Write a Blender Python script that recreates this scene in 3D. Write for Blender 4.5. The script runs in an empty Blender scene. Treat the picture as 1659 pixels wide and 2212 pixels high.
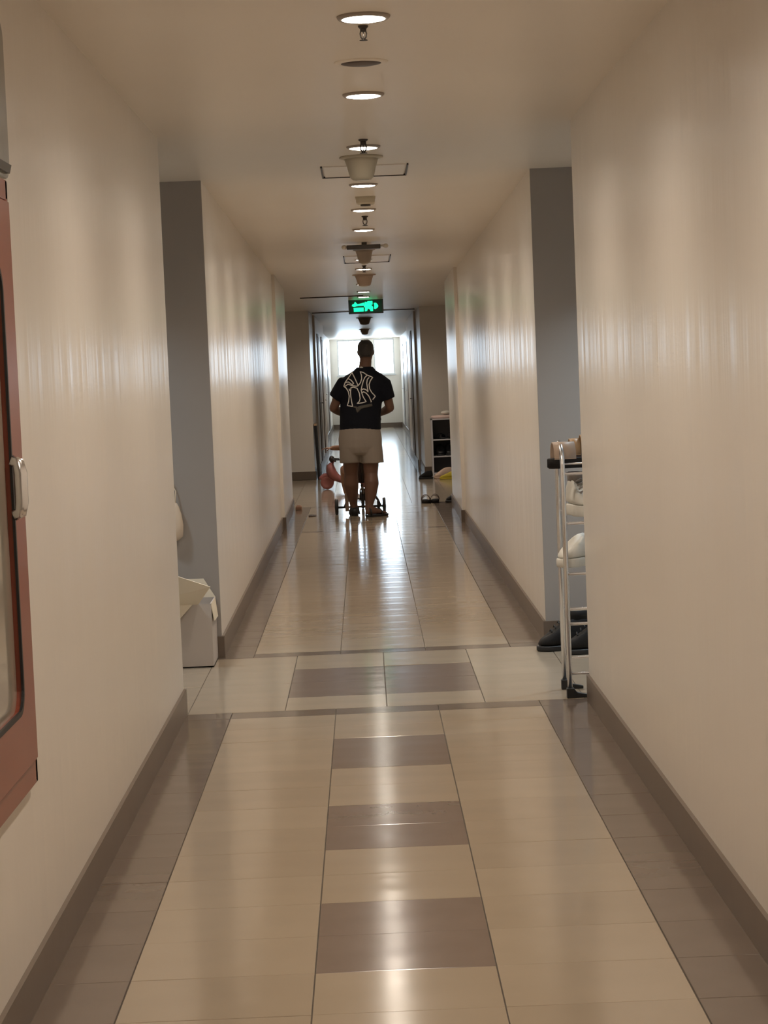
import bpy, bmesh, math, random
from mathutils import Vector, Matrix
from mathutils.bvhtree import BVHTree
random.seed(21)
PI = math.pi
S = bpy.context.scene
COL = S.collection

# ---------------------------------------------------------------- camera, world, exposure
cam_d = bpy.data.cameras.new('camera'); cam = bpy.data.objects.new('camera', cam_d); COL.objects.link(cam)
cam_d.sensor_fit = 'HORIZONTAL'; cam_d.sensor_width = 36.0; cam_d.lens = 4500.0/1659.0*36.0
cam_d.clip_start = 0.05; cam_d.clip_end = 300
XU = Vector((0.99997337, -0.00729817, 0.0)); YU = Vector((0.00049772, 0.06819633, 0.9976718)); FW = Vector((0.00728118, 0.99764523, -0.06819814))
ROLL = 0.041
rt = math.cos(ROLL)*XU - math.sin(ROLL)*YU
up = math.sin(ROLL)*XU + math.cos(ROLL)*YU
cam.matrix_world = Matrix(((rt.x, up.x, -FW.x, 0), (rt.y, up.y, -FW.y, 0), (rt.z, up.z, -FW.z, 1.5), (0, 0, 0, 1)))
S.camera = cam
S.view_settings.view_transform = 'Standard'; S.view_settings.look = 'None'
S.view_settings.gamma = 1.0; S.view_settings.use_curve_mapping = False
S.view_settings.exposure = 0.0
W = bpy.data.worlds.new('overcast_sky'); S.world = W; W.use_nodes = True
SKY = W.node_tree.nodes['Background']; SKY.inputs[0].default_value = (0.72, 0.87, 1.0, 1); SKY.inputs[1].default_value = 36.0
LAMP_W = 49.0; LAMP_COL = (1.0, 0.86, 0.71)
SIDE_COL = (0.72, 0.88, 1.0)
S.cycles.max_bounces = 10; S.cycles.diffuse_bounces = 6; S.cycles.glossy_bounces = 5
S.cycles.sample_clamp_indirect = 6.0; S.cycles.blur_glossy = 0.5
S.cycles.use_denoising = True

def zc(y):
    pts = [(-5, 2.56), (0, 2.56), (9, 2.55), (20, 2.45), (29, 2.36), (54.2, 2.33), (60, 2.33)]
    for (a, za), (b, zb) in zip(pts, pts[1:]):
        if y <= b: return za + (zb-za)*(y-a)/(b-a)
    return 2.33

# ---------------------------------------------------------------- materials
def mat(name, col, rough=0.6, metal=0.0, spec=0.5, noise=0.0, nscale=8.0, bump=0.0, bscale=40.0, bvec=None, coat=0.0, emit=None, estr=0.0, rvar=0.0):
    m = bpy.data.materials.new(name); m.use_nodes = True
    nt = m.node_tree; p = nt.nodes['Principled BSDF']
    p.inputs['Base Color'].default_value = (*col, 1); p.inputs['Roughness'].default_value = rough
    p.inputs['Metallic'].default_value = metal; p.inputs['Specular IOR Level'].default_value = spec
    p.inputs['Coat Weight'].default_value = coat; p.inputs['Coat Roughness'].default_value = 0.08
    tc = nt.nodes.new('ShaderNodeTexCoord')
    if noise > 0:
        n = nt.nodes.new('ShaderNodeTexNoise'); n.inputs['Scale'].default_value = nscale; n.inputs['Detail'].default_value = 5
        nt.links.new(tc.outputs['Object'], n.inputs['Vector'])
        mx = nt.nodes.new('ShaderNodeMix'); mx.data_type = 'RGBA'
        mx.inputs[6].default_value = (*[c*(1-noise) for c in col], 1); mx.inputs[7].default_value = (*[min(1, c*(1+noise)) for c in col], 1)
        nt.links.new(n.outputs['Fac'], mx.inputs[0]); nt.links.new(mx.outputs[2], p.inputs['Base Color'])
        if rvar > 0:
            r = nt.nodes.new('ShaderNodeMapRange'); r.inputs[3].default_value = rough-rvar; r.inputs[4].default_value = rough+rvar
            nt.links.new(n.outputs['Fac'], r.inputs[0]); nt.links.new(r.outputs[0], p.inputs['Roughness'])
    if bump > 0:
        n = nt.nodes.new('ShaderNodeTexNoise'); n.inputs['Scale'].default_value = bscale; n.inputs['Detail'].default_value = 0.3 if bvec and bvec[1] > 8 else 3
        if bvec:
            mp = nt.nodes.new('ShaderNodeMapping'); mp.inputs['Scale'].default_value = bvec
            nt.links.new(tc.outputs['Object'], mp.inputs['Vector']); nt.links.new(mp.outputs[0], n.inputs['Vector'])
        else: nt.links.new(tc.outputs['Object'], n.inputs['Vector'])
        b = nt.nodes.new('ShaderNodeBump'); b.inputs['Strength'].default_value = bump; b.inputs['Distance'].default_value = 0.01
        nt.links.new(n.outputs['Fac'], b.inputs['Height']); nt.links.new(b.outputs[0], p.inputs['Normal'])
    if emit:
        p.inputs['Emission Color'].default_value = (*emit, 1); p.inputs['Emission Strength'].default_value = estr
    return m

M = dict(
    wall=mat('cream_wall_paint', (0.73, 0.685, 0.625), 0.29, spec=0.22, noise=0.03, nscale=2.0, bump=0.75, bscale=1.0, bvec=(5, 5.0, 0.25)),
    wall2=mat('shaded_grey_recess', (0.33, 0.305, 0.285), 0.45, noise=0.05, nscale=2.0),  # grey recess walls, with the recess shade put into the tone
    ceil=mat('ceiling_paint', (0.82, 0.76, 0.675), 0.36, spec=0.35, noise=0.03, nscale=1.5, bump=0.12, bscale=1.0, bvec=(0.4, 2.5, 1)),
    base=mat('brown_skirting', (0.155, 0.118, 0.09), 0.35, noise=0.12, nscale=9),
    grout=mat('dark_grout', (0.10, 0.08, 0.06), 0.8),
    cream=mat('cream_tile', (0.385, 0.315, 0.235), 0.13, noise=0.06, nscale=5, bump=0.10, bscale=1.0, bvec=(0.8, 9, 1), rvar=0.02),
    cream_b=mat('cream_tile_b', (0.405, 0.333, 0.25), 0.135, noise=0.06, nscale=4, bump=0.10, bscale=1.0, bvec=(0.8, 9, 1), rvar=0.02),
    brown=mat('brown_tile', (0.20, 0.15, 0.125), 0.135, noise=0.10, nscale=7, bump=0.10, bscale=1.0, bvec=(0.8, 9, 1), rvar=0.02),
    side=mat('side_brown_tile', (0.165, 0.125, 0.098), 0.13, noise=0.14, nscale=4, bump=0.10, bscale=1.0, bvec=(0.8, 9, 1), rvar=0.02),
    white=mat('white_plastic', (0.72, 0.69, 0.62), 0.4),
    beigepl=mat('aged_white_plastic', (0.50, 0.44, 0.33), 0.45),
    trimring=mat('lamp_trim', (0.35, 0.30, 0.26), 0.4),
    lampglow=mat('lamp_diffuser', (1, 1, 1), 0.4, emit=(1.0, 0.93, 0.82), estr=30.0),
    darkmetal=mat('dark_metal', (0.06, 0.05, 0.045), 0.4, 0.6),
    chrome=mat('chrome', (0.86, 0.87, 0.90), 0.2, 1.0),
    steelfar=mat('white_enamel', (0.72, 0.70, 0.72), 0.4),
    black=mat('black_rubber', (0.012, 0.012, 0.013), 0.5),
    blackc=mat('black_leather', (0.008, 0.007, 0.007), 0.65, spec=0.3, bump=0.2, bscale=60),
    red=mat('red_brown_enamel', (0.24, 0.055, 0.03), 0.32, noise=0.10, nscale=6, coat=0.15),
    glass=mat('cabinet_glass', (0.36, 0.32, 0.26), 0.08, spec=0.8, noise=0.15, nscale=3),
    stone=mat('grey_speckled_panel', (0.20, 0.185, 0.155), 0.28, noise=0.35, nscale=14),
    green=mat('sign_green', (0.0, 0.3, 0.15), 0.5, emit=(0.01, 1.0, 0.42), estr=1.6),
    signblk=mat('sign_black', (0.004, 0.02, 0.012), 0.35, emit=(0.0, 0.05, 0.025), estr=0.25),
    signfr=mat('sign_frame', (0.06, 0.055, 0.055), 0.35),
    skin=mat('skin', (0.125, 0.062, 0.040), 0.55, noise=0.08, nscale=10),
    skin2=mat('child_skin', (0.36, 0.20, 0.13), 0.55),
    hair=mat('black_hair', (0.02, 0.018, 0.018), 0.5, bump=0.6, bscale=160),
    shirt=mat('navy_shirt', (0.007, 0.008, 0.013), 0.8, spec=0.15, bump=0.35, bscale=14),
    logo=mat('logo_grey_print', (0.75, 0.74, 0.72), 0.6),
    logodim=mat('logo_dim_print', (0.075, 0.07, 0.06), 0.7),
    shorts=mat('grey_beige_shorts', (0.27, 0.235, 0.205), 0.85, spec=0.2, bump=0.5, bscale=11),
    yellow=mat('yellow_fabric', (0.62, 0.47, 0.03), 0.6),
    tanc=mat('tan_fabric', (0.52, 0.36, 0.22), 0.7),
    peach=mat('peach_foam', (0.70, 0.50, 0.38), 0.6),
    pink=mat('pink_plastic', (0.34, 0.12, 0.105), 0.35),
    pinkcl=mat('pale_pink_cloth', (0.72, 0.55, 0.50), 0.8, bump=0.3, bscale=30),
    shoeW=mat('white_shoe', (0.70, 0.68, 0.62), 0.55, noise=0.08, nscale=30),
    shoeG=mat('grey_mesh', (0.28, 0.25, 0.23), 0.8, noise=0.3, nscale=60),
    strapT=mat('tan_leather', (0.40, 0.25, 0.13), 0.5, noise=0.2, nscale=25),
    strapB=mat('beige_leather', (0.42, 0.32, 0.25), 0.5),
    brownsh=mat('dark_brown_leather', (0.06, 0.035, 0.028), 0.45),
    carton=mat('white_carton', (0.50, 0.45, 0.41), 0.7, noise=0.05, nscale=6),
    cartonin=mat('cream_carton_flap', (0.80, 0.72, 0.58), 0.6),
    clothc=mat('cream_cloth', (0.66, 0.56, 0.45), 0.8, bump=0.3, bscale=30),
    shelfdk=mat('dark_shelf_back', (0.10, 0.095, 0.10), 0.7),
    frame=mat('window_frame', (0.55, 0.55, 0.55), 0.4),
    smallb=mat('brown_block', (0.36, 0.20, 0.13), 0.6),
)
gl = bpy.data.materials.new('window_glass'); gl.use_nodes = True
nt = gl.node_tree; nt.nodes.clear()
o_ = nt.nodes.new('ShaderNodeOutputMaterial'); mxs = nt.nodes.new('ShaderNodeMixShader'); tr = nt.nodes.new('ShaderNodeBsdfTransparent'); gb = nt.nodes.new('ShaderNodeBsdfGlossy')
gb.inputs['Roughness'].default_value = 0.02; mxs.inputs[0].default_value = 0.06; tr.inputs[0].default_value = (0.97, 0.985, 1, 1)
nt.links.new(tr.outputs[0], mxs.inputs[1]); nt.links.new(gb.outputs[0], mxs.inputs[2]); nt.links.new(mxs.outputs[0], o_.inputs[0])
M['pane'] = gl

# ---------------------------------------------------------------- mesh helpers (world coordinates)
class MB:
    def __init__(s): s.v = []; s.f = []
    def add(s, vs, fs):
        n = len(s.v); s.v += [tuple(v) for v in vs]; s.f += [tuple(i+n for i in f) for f in fs]; return s
    def hexa(s, p):   # 8 corners: bottom 4 ccw, top 4 ccw
        return s.add(p, [(3, 2, 1, 0), (4, 5, 6, 7), (0, 1, 5, 4), (1, 2, 6, 5), (2, 3, 7, 6), (3, 0, 4, 7)])
    def box(s, x0, x1, y0, y1, z0, z1):
        return s.hexa([(x0, y0, z0), (x1, y0, z0), (x1, y1, z0), (x0, y1, z0), (x0, y0, z1), (x1, y0, z1), (x1, y1, z1), (x0, y1, z1)])
    def loft(s, rings, caps=True):
        n = len(rings[0]); vs = [v for r in rings for v in r]; fs = []
        for i in range(len(rings)-1):
            for j in range(n):
                k = (j+1) % n; fs.append((i*n+j, i*n+k, (i+1)*n+k, (i+1)*n+j))
        if caps: fs.append(tuple(range(n))[::-1]); fs.append(tuple((len(rings)-1)*n+j for j in range(n)))
        return s.add(vs, fs)
    def tube(s, pts, r, seg=10, flat=1.0, caps=True):
        pts = [Vector(p) for p in pts]
        rs = r if isinstance(r, (list, tuple)) else [r]*len(pts)
        rings = []; ref = None
        for i, p in enumerate(pts):
            t = (pts[min(i+1, len(pts)-1)] - pts[max(i-1, 0)])
            t = t.normalized() if t.length > 1e-9 else Vector((0, 0, 1))
            if ref is None: ref = Vector((0, 0, 1)) if abs(t.z) < 0.9 else Vector((1, 0, 0))
            a = (ref - t*ref.dot(t))
            if a.length < 1e-5: a = Vector((1, 0, 0)).cross(t)
            a.normalize(); ref = a; b = t.cross(a)
            rings.append([p + a*math.cos(2*PI*j/seg)*rs[i]*flat + b*math.sin(2*PI*j/seg)*rs[i] for j in range(seg)])
        return s.loft(rings, caps)
    def limb(s, pts, rs, seg=14):    # tube with rounded ends, radii interpolated
        pts = [Vector(p) for p in pts]
        P = []; R = []
        d = (pts[0]-pts[1]).normalized()
        for k in (0.98, 0.8, 0.5): P.append(pts[0]+d*rs[0]*k); R.append(rs[0]*math.sqrt(1-k*k))
        P += pts; R += list(rs)
        d = (pts[-1]-pts[-2]).normalized()
        for k in (0.5, 0.8, 0.98): P.append(pts[-1]+d*rs[-1]*k); R.append(rs[-1]*math.sqrt(1-k*k))
        return s.tube(P, R, seg)
    def lathe(s, prof, c, seg=24):   # prof: (radius, z)
        rings = [[(c[0]+r*math.cos(2*PI*j/seg), c[1]+r*math.sin(2*PI*j/seg), c[2]+z) for j in range(seg)] for r, z in prof]
        return s.loft(rings)
    def ell(s, c, r, seg=16, rings=10, rot=None):
        R = []
        for i in range(rings+1):
            a = -PI/2 + PI*i/rings; cr = max(math.cos(a), 0.02)
            ring = [Vector((r[0]*cr*math.cos(2*PI*j/seg), r[1]*cr*math.sin(2*PI*j/seg), r[2]*math.sin(a))) for j in range(seg)]
            if rot: ring = [rot @ v for v in ring]
            R.append([v+Vector(c) for v in ring])
        return s.loft(R)
    def disc_x(s, c, R, w, seg=28, hub=0.0):  # wheel, axis along x
        prof = [(R*0.6, -w*0.3), (R*0.9, -w*0.5), (R, -w*0.25), (R, w*0.25), (R*0.9, w*0.5), (R*0.6, w*0.3)]
        return s.loft([[(c[0]+x, c[1]+r*math.cos(2*PI*j/seg), c[2]+r*math.sin(2*PI*j/seg)) for j in range(seg)] for r, x in prof])
    def disc_y(s, c, R, w, seg=28):
        prof = [(R*0.6, -w*0.3), (R*0.9, -w*0.5), (R, -w*0.25), (R, w*0.25), (R*0.9, w*0.5), (R*0.6, w*0.3)]
        return s.loft([[(c[0]+r*math.cos(2*PI*j/seg), c[1]+y, c[2]+r*math.sin(2*PI*j/seg)) for j in range(seg)] for r, y in prof])
    def poly_y(s, pts, y0, y1):    # (x,z) outline extruded in y
        n = len(pts); vs = [(x, y0, z) for x, z in pts] + [(x, y1, z) for x, z in pts]
        fs = [tuple(range(n)), tuple(range(2*n-1, n-1, -1))] + [(i, (i+1) % n, n+(i+1) % n, n+i) for i in range(n)]
        return s.add(vs, fs)
    def poly_x(s, pts, x0, x1):    # (y,z) outline extruded in x
        n = len(pts); vs = [(x0, y, z) for y, z in pts] + [(x1, y, z) for y, z in pts]
        fs = [tuple(range(n)), tuple(range(2*n-1, n-1, -1))] + [(i, (i+1) % n, n+(i+1) % n, n+i) for i in range(n)]
        return s.add(vs, fs)
    def poly_z(s, pts, z0, z1):
        n = len(pts); vs = [(x, y, z0) for x, y in pts] + [(x, y, z1) for x, y in pts]
        fs = [tuple(range(n))[::-1], tuple(range(n, 2*n))] + [(i, (i+1) % n, n+(i+1) % n, n+i) for i in range(n)]
        return s.add(vs, fs)

def rootloc(p):
    v = Vector((0, 0, 0))
    while p is not None: v += p.location; p = p.parent
    return v

def obj(name, mb, m, parent=None, smooth=False, bevel=0.0, label=None, kind=None, sub=0):
    me = bpy.data.meshes.new(name)
    if parent is not None: off = rootloc(parent)
    else:
        xs = [v[0] for v in mb.v]; ys = [v[1] for v in mb.v]; zs = [v[2] for v in mb.v]
        off = Vector(((min(xs)+max(xs))/2, (min(ys)+max(ys))/2, min(zs))) if kind != 'structure' else Vector((0, 0, 0))
    me.from_pydata([(v[0]-off.x, v[1]-off.y, v[2]-off.z) for v in mb.v], [], mb.f)
    bm = bmesh.new(); bm.from_mesh(me); bmesh.ops.recalc_face_normals(bm, faces=bm.faces); bm.to_mesh(me); bm.free()
    if smooth: me.polygons.foreach_set('use_smooth', [True]*len(me.polygons))
    me.materials.append(m)
    o = bpy.data.objects.new(name, me); COL.objects.link(o)
    if parent is not None: o.parent = parent
    else: o.location = off
    if bevel > 0:
        b = o.modifiers.new('bevel', 'BEVEL'); b.width = bevel; b.segments = 2; b.limit_method = 'ANGLE'
    if sub:
        q = o.modifiers.new('subsurf', 'SUBSURF'); q.levels = sub; q.render_levels = sub
    if label: o['label'] = label
    if kind: o['kind'] = kind
    return o
def tag(o, label, cat, group=None):
    o['label'] = label; o['category'] = cat
    if group: o['group'] = group
    return o
def thing(name, loc, label, cat, group=None):
    o = bpy.data.objects.new(name, None); COL.objects.link(o); o.location = loc; o.empty_display_size = 0.1
    return tag(o, label, cat, group)
def bake(o, voxel, smooth_it=4):      # fuse overlapping closed pieces into one continuous surface
    r = o.modifiers.new('r', 'REMESH'); r.mode = 'VOXEL'; r.voxel_size = voxel; r.use_smooth_shade = True
    q = o.modifiers.new('s', 'SMOOTH'); q.iterations = smooth_it; q.factor = 0.5
    dg = bpy.context.evaluated_depsgraph_get(); dg.update()
    me = bpy.data.meshes.new_from_object(o.evaluated_get(dg)); mats = list(o.data.materials)
    o.modifiers.clear(); o.data = me
    me.materials.clear(); me.materials.append(mats[0])
    me.polygons.foreach_set('use_smooth', [True]*len(me.polygons)); me.update()
    return o

# ================================================================= THE SETTING
YE = 54.2
def wall_block(name, xo, xi0, xi1, y0, y1, m=M['wall']):
    zt = zc(y0)+0.06
    a, b = (xo, xi0), (xo, xi1)
    if xi0 > xo: p = [(xo, y0), (xi0, y0), (xi1, y1), (xo, y1)]
    else: p = [(xi0, y0), (xo, y0), (xo, y1), (xi1, y1)]
    mb = MB().poly_z(p, -0.02, zt)
    return obj(name, mb, m, kind='structure')
# the closed ends of the recesses are darkened so they bounce less light
LW = [(-2.4, -0.858, -0.858, -1.5, 9.23), (-2.4, -0.812, -0.842, 11.08, 20.08), (-2.4, -0.812, -0.835, 20.08, 23.1), (-2.4, -0.73, -0.73, 29.2, 31.5), (-2.4, -0.70, -0.70, 31.5, 38.5), (-2.4, -0.84, -0.84, 38.5, YE)]
RW = [(2.4, 0.947, 0.947, -1.5, 9.16), (2.4, 0.927, 0.938, 11.15, 20.08), (2.4, 0.905, 0.925, 20.08, 22.8), (2.4, 0.82, 0.82, 29.2, 31.5), (2.4, 0.79, 0.79, 31.5, 36.8), (2.4, 0.99, 0.99, 36.8, YE)]
for w in LW: wall_block('wall_left', *w)
for w in RW: wall_block('wall_right', *w)
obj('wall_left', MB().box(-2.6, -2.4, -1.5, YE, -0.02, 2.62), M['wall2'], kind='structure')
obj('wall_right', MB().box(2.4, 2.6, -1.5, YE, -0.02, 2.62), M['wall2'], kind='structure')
obj('wall_back', MB().box(-2.6, 2.6, -1.7, -1.5, -0.02, 2.62), M['wall'], kind='structure')
# darkened sheets over the recess faces that look back at the camera
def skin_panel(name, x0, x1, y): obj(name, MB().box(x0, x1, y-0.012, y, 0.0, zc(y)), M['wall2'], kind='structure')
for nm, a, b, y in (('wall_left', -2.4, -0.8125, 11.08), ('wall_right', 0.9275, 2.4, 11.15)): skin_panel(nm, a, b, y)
# end wall with two openings
WX = [(-0.65, 0.02), (0.30, 0.83)]; WZ0, WZ1 = 1.38, 2.30
mb = MB(); mb.box(-2.6, 2.6, YE, YE+0.2, -0.02, WZ0); mb.box(-2.6, 2.6, YE, YE+0.2, WZ1, 2.5)
mb.box(-2.6, WX[0][0], YE, YE+0.2, WZ0, WZ1); mb.box(WX[0][1], WX[1][0], YE, YE+0.2, WZ0, WZ1); mb.box(WX[1][1], 2.6, YE, YE+0.2, WZ0, WZ1)
obj('wall_end', mb, M['wall'], kind='structure')
for i, (a, b) in enumerate(WX):
    w = bpy.data.objects.new('window_%d' % (i+1), None); COL.objects.link(w); w.location = ((a+b)/2, YE+0.1, WZ0); w['kind'] = 'structure'
    f = MB(); t = 0.035
    f.box(a, b, YE+0.07, YE+0.13, WZ0, WZ0+t); f.box(a, b, YE+0.07, YE+0.13, WZ1-t, WZ1); f.box(a, a+t, YE+0.07, YE+0.13, WZ0+t, WZ1-t); f.box(b-t, b, YE+0.07, YE+0.13, WZ0+t, WZ1-t)
    obj('window_frame', f, M['frame'], w)
    obj('pane', MB().box(a+t, b-t, YE+0.095, YE+0.101, WZ0+t, WZ1-t), M['pane'], w)
    obj('window_sill', MB().box(a-0.03, b+0.03, YE-0.03, YE+0.07, WZ0-0.03, WZ0-0.001), M['frame'], w)
    L = bpy.data.lights.new('daylight_portal', 'AREA'); L.shape = 'RECTANGLE'; L.size = b-a; L.size_y = WZ1-WZ0; L.cycles.is_portal = True
    lo = bpy.data.objects.new('daylight_portal', L); COL.objects.link(lo); lo.location = ((a+b)/2, YE-0.05, (WZ0+WZ1)/2); lo.rotation_euler = (-PI/2, 0, 0)
# doors of the far flats, set in dark frames
dn = 0
def door(side, xw, y0, y1):
    global dn
    dn += 1; d = 1 if side == 'left' else -1
    root = bpy.data.objects.new('door_%d' % dn, None); COL.objects.link(root); root.location = (xw, (y0+y1)/2, 0); root['kind'] = 'structure'
    f = MB(); h = 2.1; a, b = sorted((xw, xw+d*0.014))
    f.box(a, b, y0, y0+0.05, 0, h); f.box(a, b, y1-0.05, y1, 0, h); f.box(a, b, y0+0.05, y1-0.05, h-0.05, h)
    obj('door_frame', f, M['base'], root)
    a, b = sorted((xw, xw+d*0.008)); obj('door_panel', MB().box(a, b, y0+0.05, y1-0.05, 0.005, h-0.05), M['steelfar'], root)
    p = MB().tube([(xw+d*0.008, y0+0.12, 1.02), (xw+d*0.05, y0+0.12, 1.02), (xw+d*0.05, y0+0.22, 1.02)], 0.009, 8)
    obj('door_handle', p, M['chrome'], root, True)
for sd, xw, y0, y1 in (('left', -0.70, 32.6, 33.5), ('left', -0.70, 35.6, 36.5), ('left', -0.84, 44.5, 45.6), ('left', -0.84, 49.0, 50.2), ('right', 0.79, 33.2, 34.1), ('right', 0.99, 46.0, 47.0), ('right', 0.99, 50.5, 51.6)): door(sd, xw, y0, y1)
# ceiling
ys = [-1.7, 0, 9, 20, 29, 54.4]
mb = MB(); vs = []
for y in ys: vs += [(-2.6, y, zc(y)), (2.6, y, zc(y))]
for y in ys: vs += [(-2.6, y, 2.75), (2.6, y, 2.75)]
fs = [(2*i, 2*i+1, 2*i+3, 2*i+2) for i in range(5)] + [(12+2*i, 12+2*i+2, 12+2*i+3, 12+2*i+1) for i in range(5)]
fs += [(2*i, 2*i+2, 14+2*i, 12+2*i) for i in range(5)] + [(2*i+1, 13+2*i, 15+2*i, 2*i+3) for i in range(5)] + [(0, 12, 13, 1), (10, 11, 23, 22)]
mb.add(vs, fs); obj('ceiling', mb, M['ceil'], kind='structure')
for k, y in enumerate((25.1, 30.2)):
    obj('trim_%d' % (k+1), MB().box(-0.72 if k == 0 else -0.7, 0.04 if k == 0 else 0.78, y, y+0.03, zc(y)-0.012, zc(y)+0.004), M['darkmetal'], kind='structure')
# skirting
def skirt(name, x0, x1, y0, y1): 
    return obj(name, MB().poly_z([(x0, y0), (x1, y1), (x1+(0.013 if x1 < 0 else -0.013), y1), (x0+(0.013 if x0 < 0 else -0.013), y0)], 0.0, 0.115), M['base'], kind='structure')
for (xo, a, b, y0, y1) in LW: skirt('baseboard_left', a, b, max(y0, -1.49), y1)
for (xo, a, b, y0, y1) in RW: skirt('baseboard_right', a, b, max(y0, -1.49), y1)
for (n, x0, x1, y) in (('baseboard_left', -2.39, -0.80, 11.068), ('baseboard_right', 0.914, 2.39, 11.138), ('baseboard_left', -2.39, -0.717, 29.2), ('baseboard_right', 0.807, 2.39, 29.2), ('baseboard_end', -0.82, 0.97, YE), ('baseboard_left', -0.86, -0.80, 20.08), ('baseboard_right', 0.893, 0.95, 20.08)):
    obj(n, MB().box(x0, x1, y-0.013, y, 0, 0.115), M['base'], kind='structure')

# floor: slab + individual tiles
floor = obj('floor', MB().box(-2.6, 2.6, -1.7, 54.4, -0.12, -0.0035), M['grout'], kind='structure')
G = 0.0016
TM = {}
def tile_mesh(w, l, m):
    key = (round(w, 4), round(l, 4), m.name)
    if key in TM: return TM[key]
    a, b = w/2-G, l/2-G*0.5; e = 0.0010
    mb = MB().loft([[(-a, -b, -0.006), (a, -b, -0.006), (a, b, -0.006), (-a, b, -0.006)], [(-a, -b, -e), (a, -b, -e), (a, b, -e), (-a, b, -e)], [(-a+e, -b+e, 0), (a-e, -b+e, 0), (a-e, b-e, 0), (-a+e, b-e, 0)]])
    me = bpy.data.meshes.new('tile'); me.from_pydata(mb.v, [], mb.f); me.materials.append(m); TM[key] = me
    return me
tiles = []      # (x0,x1,y0,y1,material)
XC = [-0.645, -0.182, 0.273, 0.724]
XL, XR = -0.875, 0.96
def rows(y0, y1, step=0.335):
    n = max(1, round((y1-y0)/step)); s = (y1-y0)/n
    return [(y0+i*s, y0+(i+1)*s) for i in range(n)]
def section(y0, y1, anchor=None, xl=XL, xr=XR):
    rr = rows(y0, y1) if anchor is None else anchor
    for i, (a, b) in enumerate(rr):
        dark = (i//2) % 2 == 1
        tiles.append((xl, XC[0], a, b, M['side'])); tiles.append((XC[0], XC[1], a, b, random.choice((M['cream'], M['cream_b']))))
        tiles.append((XC[1], XC[2], a, b, random.choice((M['cream'], M['cream_b'])))); tiles.append((XC[2], XC[3], a, b, random.choice((M['cream'], M['cream_b'])))); tiles.append((XC[3], xr, a, b, M['side']))
def border(y0, y1, x0=XL, x1=XR):
    xs = [x0, XC[0], XC[1], XC[2], XC[3], x1]
    for a, b in zip(xs, xs[1:]): tiles.append((a, b, y0, y1, M['side']))
def crossing(y0, y1, dark=True):
    yb = [y0] + ([y0+0.36, y0+0.82, y0+1.28] if y1-y0 < 2.2 else [r[0] for r in rows(y0, y1, 0.46)][1:]) + [y1]
    xs = [-2.4, -1.75, -1.29, -0.845, -0.41, 0.045, 0.485, 0.93, 1.39, 1.85, 2.4]
    for j, (a, b) in enumerate(zip(yb, yb[1:])):
        for c, d in zip(xs, xs[1:]):
            dk = dark and (j in (1, 2) if len(yb) == 5 else j % 3 == 1) and -0.42 < c < 0.4
            tiles.append((c, d, a, b, M['brown'] if dk else random.choice((M['cream'], M['cream_b']))))
# near section rows anchored on the photograph's joints: cream/brown pairs of 0.33
e = [9.055, 8.455-0.0, 7.807, 7.132, 6.467, 5.809, 5.126, 4.45, 3.78, 3.11, 2.44, 1.77, 1.1, 0.43, -0.24, -0.91, -1.5]
rr = []
for i in range(len(e)-1):
    mid = (e[i]+e[i+1])/2; rr += [(mid, e[i]), (e[i+1], mid)]
for i, (a, b) in enumerate(rr):
    dark = (i//2) % 2 == 1
    tiles.append((XL, XC[0], a, b, M['side'])); tiles.append((XC[0], XC[1], a, b, random.choice((M['cream'], M['cream_b']))))
    tiles.append((XC[1], XC[2], a, b, M['brown'] if dark else M['cream'])); tiles.append((XC[2], XC[3], a, b, random.choice((M['cream'], M['cream_b'])))); tiles.append((XC[3], XR, a, b, M['side']))
border(9.055, 9.22); crossing(9.22, 11.0); border(11.0, 11.15); 
tiles.append((-2.4, XL, 9.1, 9.22, M['side'])); tiles.append((XR, 2.4, 9.05, 9.22, M['side'])); tiles.append((-2.4, XL, 11.0, 11.15, M['side'])); tiles.append((XR, 2.4, 11.0, 11.15, M['side']))
section(11.15, 19.5); border(19.5, 19.66)
section(19.66, 23.1); border(23.1, 23.25, -2.4, 2.4); crossing(23.25, 29.1); border(29.1, 29.25, -0.75, 0.84); section(29.25, 54.2, xl=-0.86, xr=1.0)
tiles.sort(key=lambda t: (0 if t[3] > 4.3 else 1, t[2]))
vis = [t for t in tiles if t[3] > 4.4 and max(t[1], -t[0]) < 1.3]; oth = [t for t in tiles if t not in vis]
for (x0, x1, y0, y1, m) in vis[:290]:
    o = bpy.data.objects.new('tile', tile_mesh(x1-x0, y1-y0, m)); COL.objects.link(o); o.parent = floor
    o.location = ((x0+x1)/2, (y0+y1)/2, random.uniform(-0.0003, 0.0003))
    o.rotation_euler = (max(-0.002, min(0.002, random.gauss(0, 0.0010))), random.gauss(0, 0.0008), 0)
rest = {}
for (x0, x1, y0, y1, m) in vis[290:] + oth:
    mb = rest.setdefault(m.name, (MB(), m))[0]
    g = G; tx = max(-0.002, min(0.002, random.gauss(0, 0.0010)))*(y1-y0)/2; ty = random.gauss(0, 0.0008)*(x1-x0)/2
    P = [(x0+g, y0+g), (x1-g, y0+g), (x1-g, y1-g), (x0+g, y1-g)]; zz = [-tx-ty, -tx+ty, tx+ty, tx-ty]
    mb.hexa([(x, y, -0.006) for x, y in P] + [(x, y, z) for (x, y), z in zip(P, zz)])
for mb, m in rest.values():
    o = obj('tiles', mb, m, floor); o['kind'] = 'stuff'

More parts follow.
